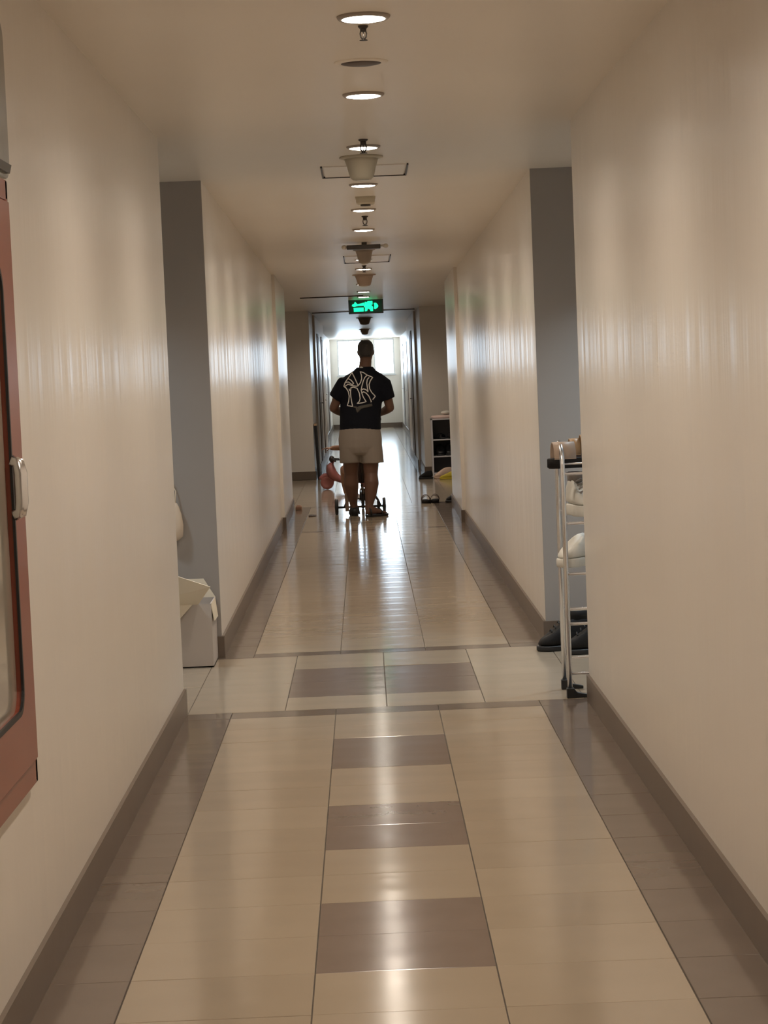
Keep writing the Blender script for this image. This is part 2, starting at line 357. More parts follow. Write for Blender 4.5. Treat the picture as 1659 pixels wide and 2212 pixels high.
# ================================================================= CEILING FITTINGS
def downlight(x, y, label, spread=158):
    z = zc(y)
    t = thing('downlight', (x, y, z), label, 'ceiling light', 'lit round downlights along the corridor ceiling')
    obj('trim_ring', MB().lathe([(0.070, -0.010), (0.073, -0.011), (0.079, -0.006), (0.081, 0.002), (0.066, 0.002)], (x, y, z)), M['trimring'], t, True)
    obj('diffuser', MB().lathe([(0.001, -0.013), (0.05, -0.013), (0.070, -0.009), (0.070, 0.001), (0.001, 0.001)], (x, y, z)), M['lampglow'], t, True)
    L = bpy.data.lights.new('lamp', 'SPOT'); L.energy = LAMP_W; L.color = LAMP_COL; L.spot_size = math.radians(spread); L.spot_blend = 1.0; L.shadow_soft_size = 0.05
    lo = bpy.data.objects.new('lamp', L); COL.objects.link(lo); lo.parent = t; lo.location = (0, 0, -0.066)
    return t
names = {6.3: 'largest lit round downlight at the top of the photo, before the nearest sprinkler', 8.04: 'lit round downlight between the round grille and the second sprinkler',
 9.82: 'lit round downlight right in front of the nearest flared white fixture', 11.62: 'lit round downlight between the nearest flared fixture and the square smoke detector', 13.22: 'lit round downlight just past the square smoke detector',
 14.86: 'lit round downlight past the small third sprinkler, before the dark slim bar fitting', 18.21: 'lit round downlight in the middle of the far ceiling hatch', 19.67: 'lit round downlight just past the far ceiling hatch',
 22.46: 'lit round downlight just past the brown flared fixture', 24.13: 'lit round downlight second above the green exit sign', 25.43: 'small lit round downlight directly above the green exit sign'}
for y, l in names.items(): downlight(0.045, y, l)
for y, l in ((4.5, 'round ceiling downlight above the red cabinet, nearest of the row'), (2.75, 'round ceiling downlight beside the camera'), (1.0, 'round ceiling downlight behind the red cabinet, end of the row')): downlight(0.045, y, l)
for y, l in ((28.0, 'round downlight hidden behind the green exit sign'), (37.0, 'tiny round downlight between the two far flared fixtures'), (45.4, 'tiny round downlight over the head of the person')): downlight(0.055, y, l)

def sprinkler(x, y, label, s=1.0, plate=0.0):
    z = zc(y); t = thing('sprinkler_head', (x, y, z), label, 'sprinkler')
    obj('escutcheon', MB().lathe([(0.001, 0.001), (0.022*s, 0.001), (0.022*s, -0.004), (0.014*s, -0.010), (0.001, -0.010)], (x, y, z)), M['darkmetal'], t, True)
    obj('body', MB().lathe([(0.001, -0.006), (0.0135*s, -0.006), (0.0135*s, -0.02*s), (0.009*s, -0.026*s), (0.001, -0.026*s)], (x, y, z)), M['darkmetal'], t, True)
    mb = MB()
    for sx in (-1, 1): mb.tube([(x+sx*0.010*s, y, z-0.02*s), (x+sx*0.0135*s, y, z-0.034*s), (x+sx*0.011*s, y, z-0.048*s), (x+sx*0.003*s, y, z-0.058*s)], 0.003*s, 8)
    obj('yoke', mb, M['darkmetal'], t, True)
    obj('bulb', MB().tube([(x, y, z-0.024*s), (x, y, z-0.055*s)], 0.0025*s, 8), M['chrome'], t, True)
    obj('deflector', MB().lathe([(0.001, -0.058*s), (0.017*s, -0.060*s), (0.018*s, -0.063*s), (0.001, -0.063*s)], (x, y, z), 16), M['darkmetal'], t, True)
sprinkler(0.044, 6.47, 'dark metal pendant sprinkler head behind the largest downlight', 0.72)
sprinkler(0.044, 9.55, 'dark metal sprinkler head with its plate just before the third downlight')
sprinkler(0.054, 13.75, 'small dark sprinkler head between the fifth and sixth downlights')
sprinkler(0.05, 19.2, 'tiny dark sprinkler head between the two downlights at the far hatch')
# round grille (speaker)
t = thing('ceiling_speaker', (0.037, 7.22, zc(7.22)), 'round beige ceiling speaker grille between the first two downlights', 'speaker')
c = (0.037, 7.22, zc(7.22))
obj('rim', MB().lathe([(0.066, -0.003), (0.072, -0.006), (0.090, -0.004), (0.095, 0.001), (0.064, 0.001)], c, 32), M['ceil'], t, True)
obj('grille', MB().lathe([(0.001, -0.010), (0.05, -0.009), (0.069, -0.005), (0.069, 0.001), (0.001, 0.001)], c, 32), M['brownsh'], t, True)
# flared fixtures
def flared(x, y, label, s=1.0, m=None):
    z = zc(y); t = thing('flared_fixture', (x, y, z), label, 'ceiling fixture', 'flared ceiling fixtures'); m = m or M['beigepl']
    obj('flange', MB().lathe([(0.08*s, 0.001), (0.105*s, 0.001), (0.107*s, -0.006), (0.085*s, -0.012), (0.07*s, -0.006)], (x, y, z), 32), m, t, True)
    obj('cone_body', MB().lathe([(0.084*s, -0.006), (0.078*s, -0.025), (0.070*s, -0.05), (0.063*s, -0.08), (0.056*s, -0.102), (0.045*s, -0.112), (0.001, -0.113)], (x, y, z), 32), m, t, True)
    obj('sensor_lens', MB().lathe([(0.034*s, -0.112), (0.030*s, -0.117), (0.001, -0.121)], (x, y, z), 24), M['white'], t, True)
flared(0.034, 10.25, 'nearest white flared ceiling fixture, hanging in front of the square hatch', 1.0)
flared(0.05, 17.0, 'small grey flared ceiling fixture under the dark slim bar', 0.85, M['trimring'])
flared(0.05, 20.7, 'brown flared ceiling fixture halfway to the green exit sign', 1.1, M['strapB'])
flared(0.06, 34.0, 'flared ceiling fixture seen just below the green exit sign', 1.3, M['trimring'])
flared(0.07, 42.9, 'farthest flared ceiling fixture above the end windows', 1.1, M['strapB'])
# access hatches
def hatch(x0, x1, y0, y1, label):
    z = zc(y1); t = thing('access_hatch', ((x0+x1)/2, (y0+y1)/2, z), label, 'ceiling hatch')
    mb = MB(); za, zb = zc(y0), zc(y1); g = 0.008
    P = lambda a, b, c, d, h0, h1: mb2.hexa([(a, c, zc(c)-h1), (b, c, zc(c)-h1), (b, d, zc(d)-h1), (a, d, zc(d)-h1), (a, c, zc(c)-h0), (b, c, zc(c)-h0), (b, d, zc(d)-h0), (a, d, zc(d)-h0)])
    mb2 = mb; P(x0+g, x1-g, y0+g, y1-g, -0.001, 0.006); obj('hatch_panel', mb, M['ceil'], t)
    mb = mb2 = MB(); P(x0-g, x1+g, y1, y1+g, -0.001, 0.010); P(x0-g, x0, y0, y1, -0.001, 0.009); P(x1, x1+g, y0, y1, -0.001, 0.009)
    obj('hatch_gap_shade', mb, M['darkmetal'], t)  # dark strips standing in for the shadow in the hatch gap
hatch(-0.165, 0.265, 10.62, 11.13, 'square access hatch with dark edges behind the nearest flared fixture')
hatch(-0.12, 0.27, 17.75, 18.65, 'farther square access hatch around a downlight')
# smoke detector box
y = 12.4; z = zc(y); t = thing('smoke_detector', (0.056, y, z), 'squat beige smoke detector between the fourth and fifth downlights', 'smoke detector')
obj('base_plate', MB().box(-0.004, 0.116, y-0.06, y+0.06, z-0.008, z+0.001), M['beigepl'], t, bevel=0.003)
obj('housing', MB().loft([[(0.056+w*sx, y+w*sy, z-h) for sx, sy in ((-1, -1), (1, -1), (1, 1), (-1, 1))] for w, h in ((0.056, 0.006), (0.055, 0.035), (0.045, 0.043))]), M['beigepl'], t, bevel=0.004)
obj('sensor_cage', MB().lathe([(0.03, -0.042), (0.03, -0.052), (0.001, -0.054)], (0.056, y, z)), M['darkmetal'], t, True)
# dark slim bar fitting
y = 16.2; z = zc(y); t = thing('emergency_light', (0.05, y, z), 'dark slim ceiling bar with white lamp heads at both ends', 'emergency light')
obj('bracket', MB().box(0.03, 0.07, y-0.02, y+0.02, z-0.02, z+0.001), M['darkmetal'], t)
obj('bar', MB().box(-0.085, 0.175, y-0.03, y+0.03, z-0.052, z-0.018), M['signfr'], t, bevel=0.004)
for sx in (-0.105, 0.215): obj('lamp_head', MB().ell((sx, y, z-0.032), (0.022, 0.03, 0.018)), M['white'], t, True)
obj('end_arm', MB().tube([(0.17, y, z-0.03), (0.2, y, z-0.03)], 0.008), M['white'], t, True)
obj('end_arm', MB().tube([(-0.09, y, z-0.034), (-0.08, y, z-0.034)], 0.008), M['white'], t, True)

# exit sign
YS = 26.4
sg = thing('exit_sign', (0.071, YS, 2.21), 'green lit arrow and figure exit sign hanging on a black box from the ceiling', 'exit sign')

def sgx(px): return (px-640)/5.53
KX = 4500/YS
def S2(X, Y):     # crop of the photo -> sign plane (x, z)
    px = 640+X/5.53; py = 400+Y/5.53
    dx, dy = px-790.5, py-663.5
    c, s = math.cos(ROLL), math.sin(ROLL)
    return (0.071+(dx*c-dy*s)/KX, 2.299-(dx*s+dy*c)/KX)
zt = zc(YS)
obj('housing', MB().box(-0.149, 0.291, YS, YS+0.05, 2.212, zc(YS)+0.001), M['signfr'], sg, bevel=0.004)
obj('face', MB().box(-0.132, 0.274, YS-0.004, YS+0.001, 2.226, 2.375), M['signblk'], sg)
def glyph(pts, n='symbol'):
    q = [S2(*p) for p in pts]; obj(n, MB().poly_y(q, YS-0.008, YS-0.003), M['green'], sg)
glyph([(665, 1450), (672, 1430), (690, 1425), (702, 1398), (722, 1420), (735, 1428), (815, 1408), (815, 1447), (740, 1449), (700, 1458), (680, 1458)], 'arrow_symbol')
glyph([(685, 1472), (805, 1466), (805, 1514), (690, 1520)], 'lettering_block')
glyph([(820, 1398), (845, 1403), (850, 1392), (908, 1388), (912, 1430), (895, 1436), (918, 1460), (916, 1508), (888, 1510), (880, 1490), (858, 1478), (846, 1508), (818, 1512), (822, 1470), (808, 1455), (818, 1430)], 'figure_symbol')
glyph([(925, 1412), (950, 1410), (968, 1425), (980, 1448), (970, 1470), (945, 1485), (928, 1480), (932, 1450)], 'arrow_head')

# ================================================================= RED CABINET on left wall
X0 = -0.858
cb = thing('fire_hose_cabinet', (X0, 4.6, 0.53), 'glossy red-brown hose cabinet on the left wall with chrome handle and glass', 'cabinet')
ya, yb, za, zb = 4.12, 5.055, 0.53, 1.99
mb = MB(); t = 0.055
for (a, b, c, d) in ((ya, yb, za, za+0.06), (ya, yb, zb-0.05, zb), (ya, ya+t, za, zb), (yb-0.03, yb, za, zb)): mb.box(X0, X0+0.022, a, b, c, d)
obj('outer_frame', mb, M['red'], cb, bevel=0.004)
obj('back_panel', MB().box(X0, X0+0.006, ya+0.01, yb-0.01, za+0.01, zb-0.01), M['grout'], cb)
dr = MB()
da, db, dza, dzb = ya+0.06, yb-0.035, za+0.066, zb-0.056; ga, gb_, gza, gzb = da+0.1, db-0.155, dza+0.14, dzb-0.16
def rrect(a, b, c, d, r, n=6):
    P = []
    for (cx, cz, a0) in ((b-r, d-r, 0), (a+r, d-r, PI/2), (a+r, c+r, PI), (b-r, c+r, 1.5*PI)):
        for i in range(n+1): P.append((cx+r*math.cos(a0+PI/2*i/n), cz+r*math.sin(a0+PI/2*i/n)))
    return P
ou = rrect(da, db, dza, dzb, 0.004); inn = rrect(ga, gb_, gza, gzb, 0.06)
x1, x2 = X0+0.006, X0+0.030
rings = [[(x1, p[0], p[1]) for p in ou], [(x2, p[0], p[1]) for p in ou], [(x2, p[0], p[1]) for p in inn], [(x1, p[0], p[1]) for p in inn]]
dr.loft(rings+[rings[0]], caps=False)
door = obj('cabinet_door', dr, M['red'], cb)
obj('gasket', MB().loft([[(x2+0.002, p[0], p[1]) for p in rrect(ga-0.006, gb_+0.006, gza-0.006, gzb+0.006, 0.066)], [(x2+0.002, p[0], p[1]) for p in rrect(ga+0.006, gb_-0.006, gza+0.006, gzb-0.006, 0.055)], [(x2-0.004, p[0], p[1]) for p in rrect(ga+0.006, gb_-0.006, gza+0.006, gzb-0.006, 0.055)], [(x2-0.004, p[0], p[1]) for p in rrect(ga-0.006, gb_+0.006, gza-0.006, gzb+0.006, 0.066)]], caps=False), M['black'], door)
obj('glass', MB().poly_x(rrect(ga, gb_, gza, gzb, 0.06), x1+0.002, x1+0.008), M['glass'], door)
hy = 4.86
obj('door_handle', MB().tube([(x2, hy, 1.325), (x2+0.016, hy, 1.318), (x2+0.02, hy, 1.295), (x2+0.02, hy, 1.225), (x2+0.016, hy, 1.202), (x2, hy, 1.195)], [0.013, 0.015, 0.016, 0.016, 0.015, 0.013], 12), M['chrome'], door, True, label='chrome handle')
# grey plate above
pz = rrect(4.3, 5.17, 2.0, 2.385, 0.05)
pp = thing('wall_panel', (X0, 4.7, 2.0), 'grey speckled rounded panel on the left wall above the red cabinet', 'panel')
obj('panel_body', MB().poly_x(pz, X0, X0+0.012), M['stone'], pp, bevel=0.003)
obj('lower_lip', MB().poly_x([(4.3, 2.012), (5.12, 2.012), (5.15, 2.035), (4.3, 2.035)], X0+0.012, X0+0.02), M['darkmetal'], pp)

# ================================================================= SHOES
def sole_outline(L, w):      # (along, across) outline; toe at +L/2
    return [(L*a, w*b) for a, b in ((-0.5, 0.0), (-0.48, 0.22), (-0.40, 0.32), (-0.22, 0.33), (-0.02, 0.33), (0.18, 0.43), (0.34, 0.44), (0.45, 0.30), (0.50, 0.08), (0.49, -0.12), (0.42, -0.34), (0.28, -0.46), (0.1, -0.44), (-0.1, -0.33), (-0.3, -0.33), (-0.43, -0.28), (-0.49, -0.14))]
def place(pts3, c, ang):
    ca, sa = math.cos(ang), math.sin(ang)
    return [(c[0]+u*ca-v*sa, c[1]+u*sa+v*ca, c[2]+w) for u, v, w in pts3]
def shoe(name, c, ang, L, label, cat, upper, sole, style='sneaker', group=None, sw=0.36, h=0.09, lace=None, thick=None, straps=((0.02, 0.20, 0.055), (0.24, 0.36, 0.042))):
    t = thing(name, c, label, cat, group); w = L*sw; O = sole_outline(L, w)
    st = thick or (0.028 if style != 'slide' else 0.024)
    R = [place([(a*k, b*k, z) for a, b in O], c, ang) for k, z in ((0.94, 0), (1, 0.006), (1.0, st-0.004), (0.97, st))]
    obj('sole', MB().loft(R), sole, t, True)
    if style == 'slide':
        for (u0, u1, hh) in straps:
            n = 12; rg = []
            for i in range(n+1):
                a = PI*i/n; rg.append((math.cos(a)*w*0.44, math.sin(a)*hh))
            outer = []; mbs = MB(); vs = []
            for off in (0, 0.005):
                for u in (u0*L, u1*L):
                    for (v, z) in rg: vs.append((u, v*(1+off*2), st-0.004+z+off))
            q = n+1; fs = []
            for i in range(n):
                fs += [(i, i+1, q+i+1, q+i), (2*q+i, 3*q+i, 3*q+i+1, 2*q+i+1), (i, 2*q+i, 2*q+i+1, i+1), (q+i, q+i+1, 3*q+i+1, 3*q+i)]
            mbs.add(place(vs, c, ang), fs); obj('strap', mbs, upper, t, True)
    else:
        prof = [(1.0, 0.97, 0, 1.0), (0.97, 1.02, 0.25, 1), (0.93, 0.95, 0.55, 1), (0.80, 0.7, 0.85, 1), (0.62, 0.52, 1.0, 1)]
        R = []
        for k, kv, hz, _ in prof:
            ring = []
            for a, b in O:
                f = (a/L+0.5)                       # 0 heel .. 1 toe
                topz = h*(1.0 - 0.62*max(0, (f-0.42)/0.58)**1.2)
                aa = a*k - (1-k)*L*0.22; ring.append((aa, b*kv, st-0.003+topz*hz))
            R.append(place(ring, c, ang))
        mbs = MB().loft(R); up_ = obj('upper', mbs, upper, t, True, sub=1)
        col = [(-0.40*L, 0), (-0.36*L, w*0.2), (-0.18*L, w*0.23), (-0.02*L, w*0.15), (0.02*L, 0), (-0.02*L, -w*0.15), (-0.18*L, -w*0.23), (-0.36*L, -w*0.2)]
        R = [place([(a*k, b*k, st+h*z) for a, b in col], c, ang) for k, z in ((1.0, 0.82), (1.05, 1.12), (0.9, 1.16), (0.85, 0.9))]
        if lace: obj('collar', MB().loft(R), lace, t, True)
        if lace:
            mbl = MB()
            for i in range(4):
                u = (0.05+0.065*i)*L; zt_ = st + h*(0.93-0.13*i)
                mbl.tube(place([(u, -w*0.2, zt_-0.012), (u, 0, zt_), (u, w*0.2, zt_-0.012)], c, ang), 0.004, 6)
            obj('laces', mbl, lace, t, True)
    return t

# ================================================================= SHOE RACK right recess
rk = thing('shoe_rack', (0.868, 9.36, 0), 'tall chrome tube shoe rack with black feet at the right wall corner', 'shoe rack')
xf, xr_, y1_, y2_ = 0.868, 1.46, 9.24, 9.50
for sx in (xf, xr_):
    pts = [(sx, y1_, 0.03), (sx, y1_, 1.04)]
    for i in range(1, 8):
        a = PI*i/8; pts.append((sx, (y1_+y2_)/2-math.cos(a)*(y2_-y1_)/2, 1.04+math.sin(a)*0.10))
    pts += [(sx, y2_, 1.04), (sx, y2_, 0.03)]
    obj('side_frame', MB().tube(pts, 0.0115, 14), M['chrome'], rk, True)
    for yy, s in ((y1_, 1), (y2_, 0.9)):
        d = 1 if sx == xf else -1
        obj('foot', MB().loft([[(sx+d*u, yy+v, z) for u, v, z in r] for r in ([(-0.016, -0.018, 0), (-0.016, 0.018, 0), (-0.016, 0.018, 0.045), (-0.016, -0.018, 0.045)], [(0.016, -0.018, 0), (0.016, 0.018, 0), (0.016, 0.018, 0.045), (0.016, -0.018, 0.045)], [(0.03, -0.012, 0), (0.03, 0.012, 0), (0.03, 0.012, 0.026), (0.03, -0.012, 0.026)], [(0.085, -0.009, 0.0), (0.085, 0.009, 0.0), (0.085, 0.009, 0.014), (0.085, -0.009, 0.014)])]), M['black'], rk, bevel=0.003)
SH = [1.005, 0.783, 0.557, 0.333, 0.110]
for z in SH:
    for yy, dz in ((y1_, 0), (y2_, 0.035)):
        obj('rail', MB().tube([(xf, yy, z+dz), (xr_, yy, z+dz)], 0.007, 12), M['chrome'], rk, True)
obj('guard_rail', MB().tube([(xf, y1_+0.012, 1.048), (xr_, y1_+0.012, 1.048)], 0.0045, 10), M['chrome'], rk, True)
# things on the rack (toes poking out past the side frame on the left)
zt = SH[0]+0.0075
shoe('slide_sandal', (0.930, 9.33, zt+0.014), PI+0.15, 0.25, 'beige strap sandal with thick black sole on top of the chrome rack', 'sandal', M['strapB'], M['blackc'], 'slide', thick=0.045, straps=((0.0, 0.40, 0.072),))
shoe('slide_sandal', (0.995, 9.45, zt+0.030), PI+0.1, 0.25, 'woven tan strap sandal behind the beige one on top of the chrome rack', 'sandal', M['strapT'], M['brownsh'], 'slide', thick=0.04, straps=((-0.1, 0.1, 0.085), (0.12, 0.30, 0.07)))
shoe('sneaker', (0.955, 9.37, SH[1]+0.025), PI*1.5+0.25, 0.27, 'grey mesh sneaker with white sole on the second tier of the chrome rack', 'shoe', M['shoeW'], M['shoeW'], 'sneaker', lace=M['shoeG'], h=0.125, sw=0.42, thick=0.05)
shoe('sneaker', (0.935, 9.36, SH[2]+0.025), PI+0.75, 0.24, 'white slip-on shoe on the third tier of the chrome rack', 'shoe', M['shoeW'], M['shoeW'], 'sneaker', h=0.115, sw=0.5, thick=0.04)
# big black shoes on the floor behind the rack
shoe('black_shoe', (1.00, 10.82, 0), PI+0.12, 0.31, 'large black laced shoe on the floor behind the chrome rack, toe to the left', 'shoe', M['blackc'], M['black'], h=0.155, lace=M['black'], sw=0.42)
shoe('black_shoe', (1.12, 10.64, 0), PI-0.05, 0.31, 'second black shoe partly hidden by the chrome rack', 'shoe', M['blackc'], M['black'], h=0.155, sw=0.42, lace=M['black'])

# ================================================================= LEFT RECESS
bx0, bx1, by0, by1, bh = -1.28, -0.835, 10.72, 11.05, 0.33
cx = thing('carton_box', ((bx0+bx1)/2, (by0+by1)/2, 0), 'open white cardboard box with cream flaps in the left recess', 'box')
tt = 0.006
mb = MB(); mb.box(bx0, bx1, by0, by0+tt, 0, bh); mb.box(bx0, bx1, by1-tt, by1, 0, bh); mb.box(bx0, bx0+tt, by0+tt, by1-tt, 0, bh); mb.box(bx1-tt, bx1, by0+tt, by1-tt, 0, bh); mb.box(bx0, bx1, by0, by1, 0, tt)
obj('box_body', mb, M['carton'], cx)
def flap(p, q, r, s, n=0.004):
    nrm = (Vector(q)-Vector(p)).cross(Vector(s)-Vector(p)).normalized()*n
    P = [Vector(v) for v in (p, q, r, s)]
    obj('flap', MB().hexa([tuple(v) for v in P] + [tuple(v+nrm) for v in P]), M['cartonin'], cx)
flap((bx0, by0, bh), (-0.90, by0, bh), (-0.825, by0-0.12, 0.43), (bx0, by0-0.12, 0.60))
flap((bx0, by0-0.003, bh), (-0.93, by0-0.003, bh), (-1.0, by0-0.06, 0.26), (bx0, by0-0.10, 0.20))
flap((bx1, by0+0.02, bh), (bx1, by1-0.02, bh), (bx1+0.012, by1-0.03, bh-0.10), (bx1+0.015, by0+0.02, bh-0.09))
flap((bx1, by1-0.006, bh), (bx0, by1-0.006, bh), (bx0, by1+0.004, bh+0.10), (bx1-0.06, by1+0.004, bh+0.10))
hk = thing('hanging_bag', (-1.03, 11.0, 0.62), 'cream cloth bag hanging from a hook in the left recess', 'bag')
mb = MB().loft([[(-1.035+a*math.cos(q), 11.03+b*math.sin(q), z) for q in [2*PI*i/14 for i in range(14)]] for z, a, b in ((0.64, 0.02, 0.012), (0.66, 0.045, 0.03), (0.72, 0.05, 0.035), (0.78, 0.042, 0.028), (0.82, 0.03, 0.02), (0.84, 0.02, 0.012))])
obj('bag_body', mb, M['clothc'], hk, True)
obj('strap', MB().tube([(-1.045, 11.03, 0.835), (-1.05, 11.05, 0.90), (-1.035, 11.055, 0.93), (-1.02, 11.05, 0.90), (-1.025, 11.03, 0.835)], 0.004, 8), M['clothc'], hk, True)
obj('hook', MB().tube([(-1.035, 11.079, 0.94), (-1.035, 11.052, 0.94), (-1.035, 11.045, 0.93)], 0.006, 8), M['darkmetal'], hk, True)

# ================================================================= FAR LEFT bits
brd = thing('folded_board', (-0.66, 30.0, 0), 'narrow black folded board leaning against the far left wall beside the pink scooter', 'board')
obj('board_panel', MB().hexa([(-0.700, 29.3, 0.0), (-0.662, 29.3, 0.0), (-0.662, 29.7, 0.0), (-0.700, 29.7, 0.0), (-0.722, 29.3, 0.75), (-0.684, 29.3, 0.75), (-0.684, 29.7, 0.75), (-0.722, 29.7, 0.75)]), M['black'], brd, bevel=0.005)
obj('top_cap', MB().box(-0.724, -0.682, 29.29, 29.71, 0.75, 0.775), M['tanc'], brd, bevel=0.005)
sb = MB().loft([[( -0.765+u, 22.82+v, z) for u, v in ((-0.035, -0.03), (0.03, -0.035), (0.035, 0.03), (-0.03, 0.035))] for z in (0, 0.035)] + [[(-0.765+u, 22.82+v, 0.055) for u, v in ((-0.02, -0.02), (0.015, -0.02), (0.02, 0.015), (-0.02, 0.02))]])
tag(obj('wooden_block', sb, M['smallb'], bevel=0.004), 'small reddish brown block on the floor against the left wall end', 'block')
tag(obj('paper_scrap', MB().hexa([(-0.63, 21.7, 0.001), (-0.56, 21.68, 0.001), (-0.55, 21.8, 0.001), (-0.62, 21.82, 0.001), (-0.63, 21.7, 0.012), (-0.56, 21.68, 0.006), (-0.55, 21.8, 0.012), (-0.62, 21.82, 0.016)]), M['brownsh']), 'thin dark scrap lying on the floor left of the stroller', 'scrap')

# ================================================================= FAR RIGHT shoe shelf
fs_ = thing('shoe_shelf', (1.1, 28.75, 0), 'pale shoe shelf with dark inside at the far right recess', 'shelf')
sx0, sx1, sy0, sy1, sh = 0.90, 1.32, 28.5, 28.85, 0.80
for a in (sx0, sx1-0.02): obj('side_panel', MB().box(a, a+0.02, sy0, sy1, 0, sh), M['steelfar'], fs_, bevel=0.002)
obj('back_panel', MB().box(sx0+0.02, sx1-0.02, sy1-0.01, sy1, 0, sh-0.02), M['shelfdk'], fs_)
for z in (0.04, 0.27, 0.50): obj('shelf_board', MB().box(sx0+0.02, sx1-0.02, sy0, sy1-0.01, z, z+0.018), M['steelfar'], fs_, bevel=0.002)
obj('top_board', MB().box(sx0, sx1, sy0, sy1, sh-0.018, sh), M['steelfar'], fs_)
cl = MB().loft([[(1.11+a*math.cos(q)*(1+0.05*math.sin(3*q)), 28.68+b*math.sin(q), z) for q in [2*PI*i/28 for i in range(28)]] for z, a, b in ((sh+0.001, 0.18, 0.15), (sh+0.02, 0.205, 0.165), (sh+0.034, 0.19, 0.15), (sh+0.042, 0.12, 0.10))])
tag(obj('folded_cloth', cl, M['pinkcl'], smooth=True), 'pale pink folded cloth on top of the far shoe shelf', 'cloth')
tag(obj('white_cap', MB().ell((1.12, 28.68, sh+0.073), (0.075, 0.07, 0.03)), M['white'], smooth=True), 'small white cap on the pink cloth of the far shelf', 'cap')
shoe('slide_sandal', (1.01, 28.66, 0.518), PI*1.5+0.5, 0.27, 'black open sandal on the upper board of the far shoe shelf, left one', 'sandal', M['black'], M['black'], 'slide')
shoe('slide_sandal', (1.15, 28.66, 0.518), PI*1.5, 0.26, 'black sandal on the upper board of the far shoe shelf, next to the wall edge', 'sandal', M['black'], M['blackc'], 'slide', straps=((-0.1, 0.25, 0.06),))
shoe('black_shoe', (1.02, 28.66, 0.288), PI*1.5, 0.29, 'black shoe on the middle board of the far shoe shelf, left one', 'shoe', M['black'], M['black'], h=0.14, sw=0.46)
shoe('black_shoe', (1.15, 28.66, 0.288), PI*1.5-0.1, 0.29, 'black shoe on the middle board of the far shoe shelf, right one', 'shoe', M['black'], M['black'], h=0.14, sw=0.46)
shoe('black_shoe', (0.79, 28.12, 0), PI+0.1, 0.20, 'rounded black shoe on the floor left of the far shoe shelf', 'shoe', M['blackc'], M['black'], h=0.095, sw=0.5)
shoe('clog', (1.03, 28.16, 0), PI+0.2, 0.27, 'peach clog on the floor in front of the far shoe shelf', 'shoe', M['peach'], M['peach'], h=0.13, sw=0.5)
shoe('clog', (1.10, 27.85, 0), PI-0.1, 0.27, 'yellow clog on the floor in front of the far shoe shelf', 'shoe', M['yellow'], M['yellow'], h=0.09, sw=0.5)
shoe('slide_sandal', (0.635, 23.15, 0), PI*1.5+0.1, 0.25, 'dark brown sandal on the glossy floor, left one of the pair', 'sandal', M['brownsh'], M['blackc'], 'slide', sw=0.44, thick=0.035, straps=((-0.05, 0.18, 0.06), (0.2, 0.36, 0.05)))
shoe('slide_sandal', (0.745, 23.17, 0), PI*1.5-0.1, 0.25, 'dark brown sandal on the glossy floor, right one of the pair', 'sandal', M['brownsh'], M['blackc'], 'slide', sw=0.44, thick=0.035, straps=((-0.05, 0.18, 0.06), (0.2, 0.36, 0.05)))
shoe('black_shoe', (0.985, 23.05, 0), PI+0.1, 0.27, 'black shoe on the floor half hidden by the right wall end', 'shoe', M['blackc'], M['black'], h=0.12)

# ================================================================= PINK RIDE-ON SCOOTER
SY = 26.6
sc = thing('toy_scooter', (-0.35, SY, 0), 'pink ride-on toy scooter parked behind the man, facing left', 'toy scooter')
obj('wheel', MB().disc_y((-0.515, SY, 0.088), 0.086, 0.06), M['pink'], sc, True)
obj('wheel', MB().disc_y((-0.02, SY, 0.075), 0.075, 0.06), M['pink'], sc, True)
def band(pts, w, th):      # (x,z) centreline ribbon in the xz plane, width w along y
    mb = MB(); R = []
    for i, (x, z, k) in enumerate(pts):
        a = pts[max(0, i-1)]; b = pts[min(len(pts)-1, i+1)]; d = Vector((b[0]-a[0], 0, b[1]-a[1])).normalized(); n = Vector((-d.z, 0, d.x))
        P = Vector((x, SY, z)); ring = []
        for j in range(16):
            q = 2*PI*j/16; ring.append(P + n*math.cos(q)*th*k + Vector((0, 1, 0))*math.sin(q)*w*k)
        R.append(ring)
    return mb.loft(R)
obj('front_shield', band([(-0.445, 0.335, 0.55), (-0.462, 0.30, 1.2), (-0.462, 0.25, 1.5), (-0.445, 0.20, 1.5), (-0.40, 0.155, 1.3), (-0.34, 0.118, 0.95), (-0.26, 0.105, 0.95), (-0.18, 0.105, 1.0), (-0.08, 0.115, 1.1), (0.0, 0.13, 1.0), (0.06, 0.15, 0.7)], 0.075, 0.042), M['pink'], sc, True)
obj('fender', MB().tube([(-0.515+0.095*math.cos(a), SY, 0.088+0.095*math.sin(a)) for a in [PI*(0.05+0.8*i/10) for i in range(11)]], 0.03, 10), M['pink'], sc, True)
obj('seat', band([(-0.16, 0.17, 0.5), (-0.12, 0.185, 0.9), (-0.04, 0.19, 1.0), (0.04, 0.20, 0.8)], 0.07, 0.03), M['brownsh'], sc, True, label='dark seat')
obj('steering_stem', MB().tube([(-0.50, SY, 0.15), (-0.43, SY, 0.36), (-0.425, SY, 0.375)], 0.018), M['pink'], sc, True)
obj('handlebar', MB().tube([(-0.40, SY-0.13, 0.365), (-0.43, SY-0.05, 0.385), (-0.43, SY+0.05, 0.385), (-0.36, SY+0.12, 0.378)], 0.014), M['darkmetal'], sc, True, label='dark handlebar')
obj('headlamp', MB().ell((-0.445, SY, 0.385), (0.035, 0.045, 0.045)), M['darkmetal'], sc, True)
obj('grip', MB().tube([(-0.41, SY, 0.38), (-0.34, SY+0.02, 0.372)], 0.011), M['black'], sc, True)

